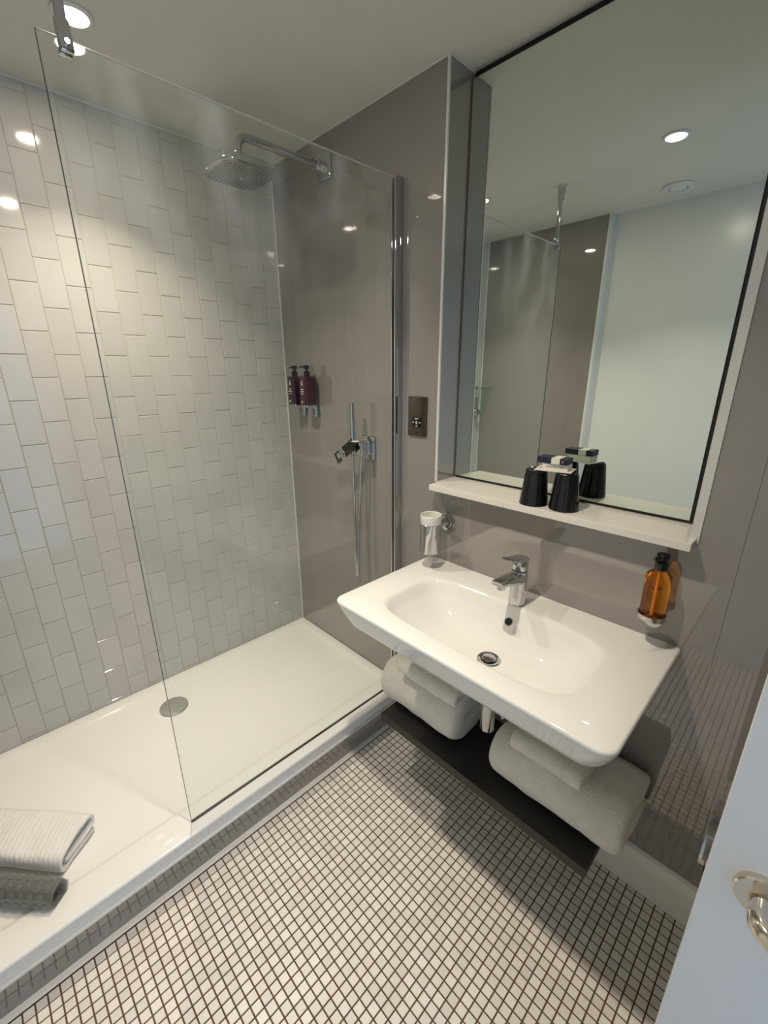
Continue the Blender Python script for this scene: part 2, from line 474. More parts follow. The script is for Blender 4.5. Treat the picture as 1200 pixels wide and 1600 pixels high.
b = MB(); b.box((GX - 0.013, -0.036, TZ - 0.001), (GX - 0.0038, -0.0005, GZ1 + 0.004), 0.001); b.box((GX + 0.0038, -0.036, TZ - .001), (GX + 0.013, -0.0005, GZ1 + 0.004), 0.001); b.box((GX - 0.006, -0.008, TZ - .001), (GX + 0.006, -0.0005, GZ1 + 0.004))
b.build('wall_channel', M['chrome'], t)
# ceiling support
RY = -0.905
t = thing('ceiling_support', 'chrome rod clamping the glass screen to the ceiling', 'bracket', (GX, RY, CEIL))
b = MB(); b.lathe([(0.021, 0), (0.021, -0.004), (0.019, -0.006), (0.016, -0.045), (0.0155, -0.058), (0.012, -0.060)], (GX, RY, CEIL), seg=32); b.build('ceiling_flange', M['chrome'], t)
b = MB(); b.lathe([(0.0095, -0.055), (0.0095, -0.222)], (GX, RY, CEIL), seg=28); b.build('rod', M['chrome'], t)
b = MB(); b.lathe([(0.012, 0.028), (0.013, 0.026), (0.013, 0.006), (0.011, 0.004)], (GX, RY, GZ1), seg=28)
b.box((GX - 0.013, RY - 0.011, GZ1 - 0.022), (GX - 0.004, RY + 0.011, GZ1 + 0.008), 0.002); b.box((GX + 0.004, RY - 0.011, GZ1 - 0.022), (GX + 0.013, RY + 0.011, GZ1 + 0.008), 0.002)
b.lathe([(0.005, 0), (0.005, 0.005), (0.004, 0.006)], (GX + 0.0125, RY, GZ1 - 0.009), (1, 0, 0), 20)
b.build('glass_clamp', M['chrome'], t)

# ---------------------------------------------------------------- downlights and vent
labels = ('round recessed ceiling spotlight above the shower tray', 'round recessed ceiling spotlight reflected in the mirror, in front of basin')
for i, (lx, ly) in enumerate(LAMPS):
    t = thing('ceiling_downlight', labels[i], 'ceiling light', (lx, ly, CEIL), 'recessed ceiling spotlights')
    b = MB(); b.lathe([(0.046, 0.0), (0.047, -0.003), (0.043, -0.006), (0.036, -0.006), (0.034, -0.003), (0.033, 0.0)], (lx, ly, CEIL), seg=48, caps=False); b.build('bezel', M['trim'], t)
    b = MB(); b.lathe([(0.0335, -0.001), (0.033, -0.0045), (0.0, -0.0045)], (lx, ly, CEIL), seg=40); b.build('lens', M['glow'], t)
    ld = bpy.data.lights.new('lamp', 'AREA'); ld.energy = LAMP_W; ld.color = LAMP_COL; ld.shape = 'DISK'; ld.size = 0.062; ld.spread = math.radians(LAMP_SPREAD)
    lo = bpy.data.objects.new('lamp', ld); COL.objects.link(lo); lo.parent = t; lo.location = (0, 0, -0.0065)
    l2 = ld.copy(); l2.energy = SPILL_W; l2.spread = PI; lo = bpy.data.objects.new('lamp_spill', l2); COL.objects.link(lo); lo.parent = t; lo.location = (0, 0, -0.007)
t = thing('ceiling_vent', 'round white extractor vent in the ceiling, seen in the mirror', 'vent', (1.155, -1.32, CEIL))
b = MB(); b.lathe([(0.066, 0.0), (0.068, -0.004), (0.062, -0.011), (0.045, -0.012), (0.042, -0.004), (0.040, -0.0)], (1.155, -1.32, CEIL), seg=48, caps=False); b.build('vent_ring', M['trim'], t)
b = MB(); b.lathe([(0.036, -0.003), (0.037, -0.008), (0.033, -0.0125), (0.0, -0.0135)], (1.155, -1.32, CEIL), seg=48); b.build('vent_disc', M['trim'], t)

# ---------------------------------------------------------------- rain shower head
HX, HY, HZ = 0.378, -0.355, 2.165
t = thing('rain_shower', 'square chrome rain shower head on a wall arm', 'shower head', (HX, -0.01, 2.262))
b = MB(); b.box((HX - 0.042, -0.012, 2.262 - 0.042), (HX + 0.042, -0.0005, 2.262 + 0.042), 0.004, 3); b.build('wall_plate', M['chrome'], t)
b = MB()
pts = [(HX, -0.005, 2.262), (HX, -0.05, 2.262)] + [(HX, -0.06 - 0.25 * k / 6, 2.262) for k in range(7)]
for k in range(1, 9):
    a = PI / 2 * k / 8; pts.append((HX, -0.315 - 0.04 * math.sin(a), 2.222 + 0.04 * math.cos(a)))
pts.append((HX, HY, HZ + 0.022))
b.tube(pts, 0.0125, 20)
b.lathe([(0.017, 0), (0.018, 0.003), (0.018, 0.026), (0.0165, 0.03)], (HX, -0.012, 2.262), (0, -1, 0), 28)
b.build('arm', M['chrome'], t)
b = MB(); b.lathe([(0.016, 0.0), (0.017, 0.003), (0.0165, 0.034), (0.013, 0.038)], (HX, HY, HZ + 0.014), seg=28); b.build('swivel_joint', M['chrome'], t)
def sq(h, z, e=4.2, n=72):
    return [(HX + superell(2 * PI * k / n, h, h, e)[0], HY + superell(2 * PI * k / n, h, h, e)[1], z) for k in range(n)]
b = MB(); b.rings([sq(0.094, HZ - 0.016), sq(0.098, HZ - 0.014), sq(0.099, HZ - 0.008), sq(0.097, HZ + 0.004), sq(0.088, HZ + 0.012), sq(0.06, HZ + 0.018), sq(0.03, HZ + 0.020, 2.5), sq(0.016, HZ + 0.022, 2)])
hd = b.build('head_shell', M['chrome'], t, angle=50)
b = MB(); b.rings([sq(0.0935, HZ - 0.0155), sq(0.0935, HZ - 0.018), sq(0.091, HZ - 0.0190), sq(0.01, HZ - 0.0200)]); fp = b.build('spray_face', M['head_face'], t)
b = MB()
for rad, n in ((0.030, 12), (0.040, 18), (0.051, 24), (0.062, 30), (0.074, 34), (0.085, 40)):
    for k in range(n):
        an = 2 * PI * (k + 0.3) / n
        u, v = superell(an, rad, rad, 2.0 + (rad - 0.03) * 38)
        b.lathe([(0.0022, 0.001), (0.0021, -0.0015), (0.0013, -0.0022)], (HX + u, HY + v, HZ - 0.0192), seg=8)
b.build('nozzles', M['rubber'], fp)
b = MB(); b.lathe([(0.0145, 0.001), (0.0145, -0.003), (0.0115, -0.003), (0.0105, 0.0005)], (HX, HY, HZ - 0.0195), seg=32, caps=False); b.build('centre_ring', M['chrome'], fp)

# ---------------------------------------------------------------- hand shower
PX, PZh = 0.600, 1.232
t = thing('hand_shower', 'slim chrome hand shower in a square wall holder', 'hand shower', (PX, 0, PZh))
b = MB(); b.box((PX - 0.040, -0.011, PZh - 0.048), (PX + 0.040, -0.0005, PZh + 0.048), 0.004, 3); b.build('wall_plate', M['chrome'], t)
b = MB(); b.box((PX - 0.024, -0.062, PZh - 0.028), (PX + 0.022, -0.010, PZh + 0.030), 0.008, 4); b.tube([(PX - 0.022, -0.044, PZh + 0.004), (PX - 0.036, -0.055, PZh + 0.004)], 0.009, 16)
b.lathe([(0.0125, 0), (0.013, 0.002), (0.013, 0.026), (0.0115, 0.028)], (0.562, -0.060, PZh - 0.012), seg=24)
b.build('holder', M['chrome'], t)
WX, WY = 0.562, -0.060
b = MB(); b.lathe([(0.0085, 1.238), (0.0105, 1.241), (0.0105, 1.262), (0.0125, 1.264), (0.0125, 1.408), (0.0115, 1.412), (0.0, 1.4122)], (WX, WY, 0), seg=28); b.build('wand', M['chrome'], t)
b = MB()
hp = bez([(WX, WY, 1.238), (WX, WY, 1.15), (WX + 0.001, WY, 0.95), (WX + 0.004, WY, 0.75), (WX + 0.007, WY + 0.002, 0.665), (WX + 0.010, WY + 0.003, 0.648), (WX + 0.012, WY + 0.004, 0.67), (WX + 0.013, WY + 0.008, 0.80), (WX + 0.018, WY + 0.014, 0.98), (PX - 0.010, -0.044, 1.13), (PX - 0.005, -0.040, 1.21)], 26)
b.tube(hp, [0.0062 + (0.0006 if k % 2 else 0) for k in range(len(hp))], 12)
b.build('hose', M['chrome'], t, angle=60)
# swing tag
tg = thing('hanging_tag', 'black cardboard tag with white print hung on the hand shower', 'tag', (0.58, -0.075, 1.22))
ax = Vector((-0.78, 0, -0.52)).normalized(); ay = Vector((0.52, 0, -0.78)).normalized()
tc_ = Vector((0.530, -0.0765, 1.2155))
b = MB()
def tagbox(b, c, hl, hw, th):
    p = [c + ax * sx * hl + ay * sy * hw for sx, sy in ((-1, -1), (1, -1), (1, 1), (-1, 1))]
    b.rings([[q + Vector((0, th / 2, 0)) for q in p], [q - Vector((0, th / 2, 0)) for q in p]])
tagbox(b, tc_, 0.070, 0.0235, 0.0008); b.build('card', M['black'], tg, smooth=False)
b = MB(); c2 = Vector((0.5845, -0.066, 1.2625)); 
b.rings([[c2 + Vector((0.021 * math.cos(2 * PI * k / 32), 0.016 * math.sin(2 * PI * k / 32), dz)) for k in range(32)] for dz in (0, 0.0012)]); b.build('paper_loop', M['paper'], tg)
tx = -ay * -1
text_part('HOT TO', 0.0135, 'print', M['print_white'], tg, tc_ + ax * 0.013 + Vector((0, -0.0006, 0)), ay * 1 if ay.x > 0 else -ay, -ax)
text_part('HANDLE', 0.0125, 'print', M['print_white'], tg, tc_ + ax * 0.025 + Vector((0, -0.0006, 0)), ay, -ax)
text_part('TOO', 0.006, 'print', M['print_white'], tg, tc_ + ax * 0.004 + Vector((0, -0.0006, 0)), ay, -ax)
b = MB()
tagbox(b, tc_ + ax * 0.034 + Vector((0, -0.0008, 0)), 0.0004, 0.019, 0.0004)
for k in range(4): tagbox(b, tc_ + ax * (0.040 + 0.004 * k) + Vector((0, -0.0008, 0)) - ay * 0.004, 0.0006, 0.011, 0.0004)
b.build('fine_print', M['print_white'], tg, smooth=False)

# ---------------------------------------------------------------- plum wall dispensers in the shower
def plum(px, label, m):
    by, z0, z1 = -0.047, 1.388, 1.512
    t = thing('shower_dispenser', label, 'soap dispenser', (px, 0, 1.36), 'plum pump bottles on the shower wall')
    n = 40
    def ring(h, z, e=5): return [(px + superell(2 * PI * k / n, h, h, e)[0], by + superell(2 * PI * k / n, h, h, e)[1], z) for k in range(n)]
    b = MB(); b.rings([ring(0.026, z0), ring(0.0285, z0 + 0.003), ring(0.0285, z1 - 0.004), ring(0.026, z1), ring(0.012, z1 + 0.003, 2)]); bo = b.build('bottle', m, t)
    b = MB(); b.lathe([(0.0135, 0), (0.0135, 0.020), (0.011, 0.022), (0.006, 0.023), (0.006, 0.030), (0.0125, 0.031), (0.0125, 0.044), (0.011, 0.046)], (px, by, z1 + 0.001), seg=24)
    b.tube([(px, by, z1 + 0.0415), (px - 0.012, by - 0.014, z1 + 0.0415), (px - 0.022, by - 0.026, z1 + 0.0385)], [0.0045, 0.004, 0.003], 12); b.build('pump', M['black_gloss'], t)
    b = MB(); b.lathe([(0.0, 0), (0.0125, 0.0), (0.0125, 0.003), (0, 0.003)], (px, by, z1 + 0.0005), seg=24)
    b.build('collar_ring', M['chrome'], t)
    b = MB(); b.rings([ring(0.031, z0 - 0.006), ring(0.031, z0 + 0.002), ring(0.0288, z0 + 0.002), ring(0.0288, z0 - 0.004)], True, True)
    b.box((px - 0.014, -0.018, z0 - 0.055), (px + 0.014, -0.0005, z0 - 0.002), 0.006, 4)
    br = b.build('bracket', M['chrome'], t)
    b = MB(); b.box((px - 0.003, -0.0188, z0 - 0.044), (px + 0.003, -0.0175, z0 - 0.016), 0.0008); b.build('key_slot', M['black'], br)
    b = MB(); zc = z1 - 0.03
    b.rings([[(px - 0.007, by - 0.0288, zc - .008), (px - 0.004, by - 0.0288, zc - .008), (px + 0.0015, by - 0.0288, zc + 0.012), (px, by - 0.0288, zc + 0.016)], [(px - 0.007, by - 0.0293, zc - .008), (px - 0.004, by - 0.0293, zc - .008), (px + 0.0015, by - 0.0293, zc + 0.012), (px, by - 0.0293, zc + 0.016)]])
    b.rings([[(px + 0.007, by - 0.0288, zc - .008), (px + 0.004, by - 0.0288, zc - .008), (px - 0.0005, by - 0.0288, zc + 0.012), (px, by - 0.0288, zc + 0.016)], [(px + 0.007, by - 0.0293, zc - .008), (px + 0.004, by - 0.0293, zc - .008), (px - 0.0005, by - 0.0293, zc + 0.012), (px, by - 0.0293, zc + 0.016)]])
    for k, wd in enumerate((0.008, 0.011, 0.006)): b.box((px - wd, by - 0.0293, zc - 0.026 - 0.010 * k), (px + wd, by - 0.0288, zc - 0.0225 - 0.010 * k))
    b.box((px - 0.005, by - 0.0293, zc - 0.004), (px + 0.005, by - 0.0288, zc - 0.002))
    b.box((px - 0.012, by - 0.0293, zc - 0.078), (px + 0.002, by - 0.0288, zc - 0.075)); b.box((px - 0.012, by - 0.0293, zc - 0.084), (px - 0.002, by - 0.0288, zc - 0.082))
    b.build('label_print', M['print_white'], bo, smooth=False)
plum(0.150, 'plum pump bottle on shower wall nearer the white tiles', M['plum'])
plum(0.246, 'plum pump bottle on shower wall nearer the hand shower', M['plum_light'])

# ---------------------------------------------------------------- shaver socket
t = thing('shaver_socket', 'dark bronze shaver socket plate on the grey wall', 'socket', (0.866, 0, 1.375))
b = MB(); b.box((0.823, -0.008, 1.305), (0.909, -0.0005, 1.446), 0.0025, 3); b.build('plate', M['bronze'], t)
b = MB(); b.box((0.845, -0.0095, 1.338), (0.888, -0.0075, 1.373), 0.001); ou = b.build('outlet', M['black_gloss'], t)
b = MB()
for (cx, cz, hx, hz) in ((0.8665, 1.3685, 0.008, 0.0017), (0.851, 1.3555, 0.0032, 0.0017), (0.882, 1.3555, 0.0032, 0.0017), (0.8665, 1.3425, 0.0042, 0.0017), (0.8665, 1.3555, 0.0045, 0.0009), (0.8665, 1.3505, 0.003, 0.0009)):
    b.box((cx - hx, -0.0101, cz - hz), (cx + hx, -0.0094, cz + hz))
b.lathe([(0.0045, 0), (0.0045, 0.0006), (0.003, 0.0006), (0.003, 0)], (0.8665, -0.0095, 1.3555), (0, -1, 0), 20, False)
b.build('white_marking', M['print_white'], ou, smooth=False)
for z in (1.434, 1.317):
    b = MB(); b.lathe([(0.003, 0), (0.003, 0.0008), (0.0, 0.001)], (0.866, -0.008, z), (0, -1, 0), 16); b.build('screw', M['black'], t)

# ---------------------------------------------------------------- basin
BX0, BX1, BY0, BZ = 0.941, 1.779, -0.478, 0.852
BCX, BCY = 1.355, -0.262
t = thing('wash_basin', 'wide white rectangular ceramic basin fixed to the grey wall', 'basin', (1.36, 0, BZ))
n = 200
def ray_rr(ang, x0, x1, y0, y1, r, cx=BCX, cy=BCY):
    """point where a ray from the bowl centre meets a rectangle with rounded front corners"""
    c, s_ = math.cos(ang), math.sin(ang)
    tx_ = (x1 - cx) / c if c > 1e-9 else ((x0 - cx) / c if c < -1e-9 else 1e9)
    ty_ = (y1 - cy) / s_ if s_ > 1e-9 else ((y0 - cy) / s_ if s_ < -1e-9 else 1e9)
    k = min(tx_, ty_); x_, y_ = cx + c * k, cy + s_ * k
    for ccx, inside in ((x0 + r, x_ < x0 + r), (x1 - r, x_ > x1 - r)):
        if inside and y_ < y0 + r:
            ccy = y0 + r
            ox, oy = cx - ccx, cy - ccy
            B_ = ox * c + oy * s_; C_ = ox * ox + oy * oy - r * r
            k = -B_ + math.sqrt(max(B_ * B_ - C_, 0)); x_, y_ = cx + c * k, cy + s_ * k
    return x_, y_
angs = [2 * PI * k / n for k in range(n)]
# add density near the corners
cor = []
for (xx, yy) in ((BX0, BY0), (BX1, BY0), (BX0, 0), (BX1, 0)):
    a = math.atan2(yy - BCY, xx - BCX) % (2 * PI)
    cor += [a + d for d in ([0] if yy == 0 else [q * 0.012 for q in range(-6, 7)])]
angs = sorted(set([a for a in angs if min(abs(a - c_) for c_ in cor) > 0.006] + [c_ % (2 * PI) for c_ in cor]))
rings = []
A_, B_ = 0.312, 0.152
DX, DY = 1.372, -0.245       # waste
def bowl(a, k):
    # k = 1 at the rim, 0 at the waste
    e = 2.2 + 2.3 * k
    u, v = superell(a, A_ * k, B_ * k, e)
    cx = BCX + (DX - BCX) * (1 - k) ** 1.0; cy = BCY + (DY - BCY) * (1 - k)
    return cx + u, cy + v
D = 0.121
for k in [0.07, 0.12, 0.2, 0.3, 0.4, 0.5, 0.58, 0.65, 0.71, 0.77, 0.82, 0.87, 0.91, 0.945, 0.97, 0.985, 1.0]:
    # depth profile: nearly flat bottom, sloping wall, soft rim
    if k < 0.5: z = -D + 0.010 * (k / 0.5) ** 2
    else:
        s_ = (k - 0.5) / 0.5
        z = -D + 0.010 + (D - 0.010) * (s_ ** 1.7 * (1 - s_ ** 8 * 0.0))
    if k > 0.93: z = z * ((1 - k) / 0.07) * 0.62 + (-0.0015) * (1 - (1 - k) / 0.07) if k < 1.0 else -0.0008
    rings.append([(bowl(a, k)[0], bowl(a, k)[1], BZ + z) for a in angs])
# smooth the rim: last rows
def outer(ins, r, z, front=None):
    f = ins if front is None else front
    return [(*ray_rr(a, BX0 + ins, BX1 - ins, BY0 + f, 0.0 - 0.0005, r), z) for a in angs]
rim = rings[-1]
o1 = outer(0.006, 0.030, BZ + 0.0012)
for f_ in (0.10, 0.45):
    rings.append([(p[0] + (q[0] - p[0]) * f_, p[1] + (q[1] - p[1]) * f_, BZ + 0.0006 * (f_ > 0.2)) for p, q in zip(rim, o1)])
rings.append(o1)
rings.append(outer(0.0025, 0.032, BZ - 0.0002))
rings.append(outer(0.0, 0.034, BZ - 0.004))
rings.append(outer(0.0005, 0.035, BZ - 0.010))
rings.append(outer(0.010, 0.040, BZ - 0.040, 0.011))
rings.append(outer(0.021, 0.047, BZ - 0.072, 0.024))
rings.append(outer(0.027, 0.050, BZ - 0.085, 0.031))
rings.append(outer(0.035, 0.054, BZ - 0.092, 0.040))
rings.append(outer(0.060, 0.060, BZ - 0.092, 0.065))
for k, z in ((1.05, -0.090), (0.98, -0.108), (0.8, -0.133), (0.5, -0.141), (0.1, -0.142)):
    rings.append([(bowl(a, k)[0], min(bowl(a, k)[1], -0.01), BZ + z) for a in angs])
b = MB(); b.rings(rings)
bas = b.build('basin_body', M['ceramic'], t, angle=60)
# waste
WZ = BZ - D
b = MB(); b.lathe([(0.0335, -0.001), (0.0345, 0.002), (0.032, 0.0042), (0.025, 0.0035), (0.024, 0.0005)], (DX, DY, WZ), seg=40, caps=False); w1 = b.build('waste_ring', M['chrome'], t)
b = MB(); b.lathe([(0.0, 0.0), (0.0235, 0.0), (0.0235, 0.001), (0, 0.001)], (DX, DY, WZ + 0.0005), seg=32); b.build('waste_gap', M['black'], t)
b = MB(); b.lathe([(0.0, 0.002), (0.019, 0.003), (0.0205, 0.006), (0.019, 0.0078), (0.0, 0.0100)], (DX, DY, WZ), seg=40); b.build('waste_plug', M['chrome'], t)
# overflow hole on the rear wall of the bowl
OV = Vector((1.375, -0.1525, BZ - 0.034)); on = Vector((0, -0.80, 0.60)).normalized()
b = MB(); b.lathe([(0.0115, -0.002), (0.0135, 0.0006), (0.0125, 0.0018), (0.0112, 0.0012), (0.0108, -0.001)], OV, on, 28, caps=False); ov = b.build('overflow_ring', M['chrome'], t)
b = MB(); b.lathe([(0.0, 0.0), (0.0113, 0.0), (0.0113, 0.001), (0.0, 0.001)], OV, on, 24); b.build('overflow_hole', M['black'], ov)
# trap under the basin
t = thing('bottle_trap', 'chrome bottle trap and pipe under the basin', 'pipe', (1.385, -0.245, 0.53))
b = MB(); b.lathe([(0.0165, 0.02), (0.0165, 0.175)], (1.385, -0.245, 0.53), seg=28); b.lathe([(0.0, 0), (0.019, 0.0), (0.0215, 0.004), (0.0215, 0.085), (0.0235, 0.086), (0.0235, 0.112), (0.017, 0.116)], (1.385, -0.245, 0.488), seg=32); b.build('trap_body', M['chrome'], t)
b = MB(); b.tube([(1.385, -0.235, 0.60), (1.385, -0.12, 0.60), (1.385, -0.002, 0.60)], 0.0155, 24); b.lathe([(0.03, 0), (0.03, 0.004), (0.017, 0.010)], (1.385, -0.001, 0.60), (0, -1, 0), 28); b.build('waste_pipe', M['chrome'], t)
b = MB(); b.tube([(1.418, -0.215, 0.53), (1.418, -0.215, 0.705)], 0.0065, 14); b.tube([(1.418, -0.215, 0.60), (1.50, -0.15, 0.595), (1.60, -0.05, 0.59)], 0.005, 12); b.build('supply_hose', M['chrome'], t)

# ---------------------------------------------------------------- tap
TX, TY = 1.362, -0.088
t = thing('mixer_tap', 'chrome single lever mixer tap at the back of the basin', 'tap', (TX, TY, BZ))
b = MB()
def ell(cx, cy, z, a, c, n=36, e=2.3, tilt=0.0):
    return [(cx + superell(2 * PI * k / n, a, c, e)[0], cy + superell(2 * PI * k / n, a, c, e)[1], z + tilt * superell(2 * PI * k / n, a, c, e)[1]) for k in range(n)]
b.rings([ell(TX, TY, BZ + 0.0005, 0.0245, 0.0255), ell(TX, TY, BZ + 0.004, 0.0250, 0.026), ell(TX, TY, BZ + 0.03, 0.0238, 0.0245), ell(TX, TY, BZ + 0.080, 0.0230, 0.0235), ell(TX, TY, BZ + 0.108, 0.0228, 0.0232), ell(TX, TY, BZ + 0.1105, 0.0205, 0.021)])
b.build('body', M['chrome'], t)
b = MB()
def sec(y, z, hw, hh, e=5, n=32):
    return [(TX + superell(2 * PI * k / n, hw, hh, e)[0], y, z + superell(2 * PI * k / n, hw, hh, e)[1]) for k in range(n)]
b.rings([sec(TY + 0.012, BZ + 0.086, 0.0222, 0.019), sec(TY - 0.018, BZ + 0.088, 0.0220, 0.018), sec(TY - 0.050, BZ + 0.096, 0.0212, 0.0135), sec(TY - 0.090, BZ + 0.103, 0.0205, 0.0095), sec(TY - 0.120, BZ + 0.107, 0.0198, 0.0075), sec(TY - 0.127, BZ + 0.108, 0.018, 0.0055)])
b.lathe([(0.0115, 0.0), (0.012, -0.004), (0.0115, -0.014), (0.009, -0.0145)], (TX, TY - 0.104, BZ + 0.099), seg=24)
b.build('spout', M['chrome'], t)
b = MB()
b.rings([ell(TX, TY, BZ + 0.1115, 0.0195, 0.020), ell(TX, TY, BZ + 0.120, 0.0222, 0.0230), ell(TX, TY, BZ + 0.138, 0.0222, 0.0230), ell(TX, TY, BZ + 0.143, 0.019, 0.020)])
def lev(y, z, hw, hh): return sec(y, z, hw, hh, 4)
b.rings([lev(TY + 0.024, BZ + 0.138, 0.015, 0.004), lev(TY + 0.014, BZ + 0.146, 0.0215, 0.007), lev(TY - 0.02, BZ + 0.152, 0.0215, 0.0075), lev(TY - 0.055, BZ + 0.162, 0.0190, 0.005), lev(TY - 0.086, BZ + 0.172, 0.0160, 0.0035), lev(TY - 0.092, BZ + 0.174, 0.013, 0.002)])
b.build('lever', M['chrome'], t)
b = MB(); b.tube(bez([(TX + 0.006, TY + 0.036, BZ + 0.001), (TX + 0.006, TY + 0.036, BZ + 0.02), (TX + 0.008, TY + 0.040, BZ + 0.036), (TX + 0.018, TY + 0.048, BZ + 0.044), (TX + 0.030, TY + 0.05, BZ + 0.046)], 10), 0.0022, 10); b.build('waste_lift_rod', M['chrome'], t)

# ---------------------------------------------------------------- tumbler holder
CX, CY = 1.012, -0.088
t = thing('tumbler_holder', 'chrome tumbler holder with white cup beside the mirror ledge', 'tumbler holder', (1.015, 0, 1.018))
b = MB(); b.lathe([(0.034, 0), (0.035, 0.003), (0.033, 0.009), (0.026, 0.010), (0.024, 0.016), (0.014, 0.018), (0.011, 0.030), (0.011, 0.05)], (1.018, -0.0005, 1.012), (0, -1, 0), 36); b.build('wall_rose', M['chrome'], t)
b = MB(); b.lathe([(0.0, 0), (0.034, 0.0), (0.0372, 0.003), (0.0372, 0.108), (0.0362, 0.109), (0.0352, 0.108), (0.0352, 0.006), (0, 0.005)], (CX, CY, 0.915), seg=44); b.build('holder_sleeve', M['chrome'], t)
b = MB(); b.lathe([(0.0, 0.012), (0.030, 0.012), (0.031, 0.100), (0.0368, 0.111), (0.0372, 0.140), (0.036, 0.1415), (0.0335, 0.140), (0.0325, 0.114), (0.029, 0.10), (0.028, 0.016), (0, 0.016)], (CX, CY, 0.915), seg=44); b.build('cup', M['plastic_white'], t)

# ---------------------------------------------------------------- amber dispenser
AX, AY = 1.7065, -0.045
t = thing('soap_dispenser', 'amber hand wash bottle with black pump on wall bracket', 'soap dispenser', (AX, 0, 0.93))
b = MB(); b.lathe([(0.0, 0.0), (0.026, 0.0), (0.0285, 0.004), (0.0285, 0.112), (0.0265, 0.117), (0.016, 0.126), (0.013, 0.130), (0.0, 0.130)], (AX, AY, 0.936), seg=48); bo = b.build('bottle', M['amber'], t)
b = MB(); b.tube([(AX, AY, 0.945), (AX, AY, 1.064)], 0.003, 12); b.build('dip_tube', mat('pale_tube', (0.9, 0.6, 0.3), 0.3), bo)
b = MB(); b.lathe([(0.014, 0), (0.0145, 0.002), (0.0145, 0.020), (0.012, 0.022), (0.007, 0.022), (0.007, 0.027), (0.0135, 0.028), (0.0145, 0.039), (0.013, 0.041)], (AX, AY, 1.066), seg=32)
b.tube([(AX, AY, 1.1015), (AX - 0.006, AY - 0.016, 1.1015), (AX - 0.011, AY - 0.030, 1.0985)], [0.0058, 0.0055, 0.004], 12); b.build('pump', M['black_gloss'], t)
b = MB(); b.lathe([(0.0, -0.004), (0.0315, -0.004), (0.0325, 0.0), (0.0325, 0.010), (0.0295, 0.010), (0.0295, -0.001), (0, -0.001)], (AX, AY, 0.935), seg=44)
b.build('bracket_ring', M['chrome'], t)
bt_ = None
b = MB(); ring_ = lambda y: [(AX + 0.0225 * math.cos(a_), y, 0.930 + 0.0 + (0.028 * math.sin(a_)) - 0.012) for a_ in [PI + PI * k / 24 for k in range(25)]] + [(AX + 0.0225, y, 0.938), (AX - 0.0225, y, 0.938)]
b.rings([ring_(-0.001), ring_(-0.015)]); bt_ = b.build('bracket_tab', mat('pale_metal', (0.78, 0.77, 0.74), 0.3, 0.5), t)
b = MB(); b.box((AX - 0.003, -0.0162, 0.905), (AX + 0.003, -0.0148, 0.915), 0.0005); b.build('lock_hole', M['black'], bt_)
# printed emblem and small lettering, wrapped on the bottle front
b = MB()
def onb(u, z, r=0.0287):
    a_ = -PI / 2 - 0.25 + u / r
    return (AX + r * math.cos(a_), AY + r * math.sin(a_), z)
def patch(u0, u1, z0, z1):
    b.rings([[onb(u0, z0), onb(u1, z0), onb(u1, z1), onb(u0, z1)], [onb(u0, z0, .0291), onb(u1, z0, .0291), onb(u1, z1, .0291), onb(u0, z1, .0291)]])
for k in range(10):
    z = 1.034 - k * 0.0016; ww = 0.0008 + k * 0.0007
    patch(-ww, -ww * 0.35, z, z + 0.0012); patch(ww * 0.35, ww, z, z + 0.0012)
patch(-0.004, 0.004, 1.0225, 1.024)
for k, ww in enumerate((0.0065, 0.008, 0.006, 0.0075, 0.005)):
    for q in range(4): patch(-ww + q * ww / 2 + 0.0004, -ww + (q + 0.75) * ww / 2, 1.011 - k * 0.006, 1.0145 - k * 0.006)
for k in range(3): patch(0.014, 0.0235, 1.030 - k * 0.0035, 1.0318 - k * 0.0035)
b.build('bottle_print', M['print_dark'], bo, smooth=False)

# ---------------------------------------------------------------- shelf under the basin
SZ = 0.290
t = thing('towel_shelf', 'long black wooden shelf fixed under the basin', 'shelf', (1.34, 0, SZ - 0.034))
b = MB(); b.box((0.956, -0.284, SZ - 0.032), (1.728, -0.0005, SZ), 0.0008, 1); b.build('board', M['shelf'], t, smooth=False)
b = MB(); b.box((0.955, -0.2855, SZ - 0.033), (1.7285, -0.284, SZ - 0.0006)); b.build('front_edging', M['shelf_edge'], t, smooth=False)

# ---------------------------------------------------------------- towels
def dis(o, amp, sc):
    me = o.data
    for v in me.vertices:
        p = v.co + world_loc(o)
        v.co += Vector((noise.noise(p * sc), noise.noise(p * sc + Vector((7, 3, 1))), noise.noise(p * sc + Vector((1, 9, 4))))) * amp
def sp_(v): return math.copysign(abs(v) ** 0.62, v)
def sweep(path, L, t, frame, nx=40, nc=10):
    """path: list of 2d points (v,z); stadium section L long (u) and t thick"""
    rings = []
    for i, p in enumerate(path):
        a_ = path[max(i - 1, 0)]; c_ = path[min(i + 1, len(path) - 1)]
        d = Vector((c_[0] - a_[0], c_[1] - a_[1])).normalized(); nrm = Vector((-d.y, d.x))
        tt = t[i] if isinstance(t, list) else t
        r = []
        h = L / 2 - tt / 2
        sect = [(h + tt / 2 * sp_(math.cos(q)), tt / 2 * sp_(math.sin(q))) for q in [-PI / 2 + PI * k / nc for k in range(nc + 1)]]
        sect += [(h - 2 * h * k / nx, tt / 2) for k in range(1, nx)]
        sect += [(-h + tt / 2 * sp_(math.cos(q)), tt / 2 * sp_(math.sin(q))) for q in [PI / 2 + PI * k / nc for k in range(nc + 1)]]
        sect += [(-h + 2 * h * k / nx, -tt / 2) for k in range(1, nx)]
        for u, w_ in sect: r.append(frame(u, p[0] + nrm.x * w_, p[1] + nrm.y * w_))
        rings.append(r)
    return rings
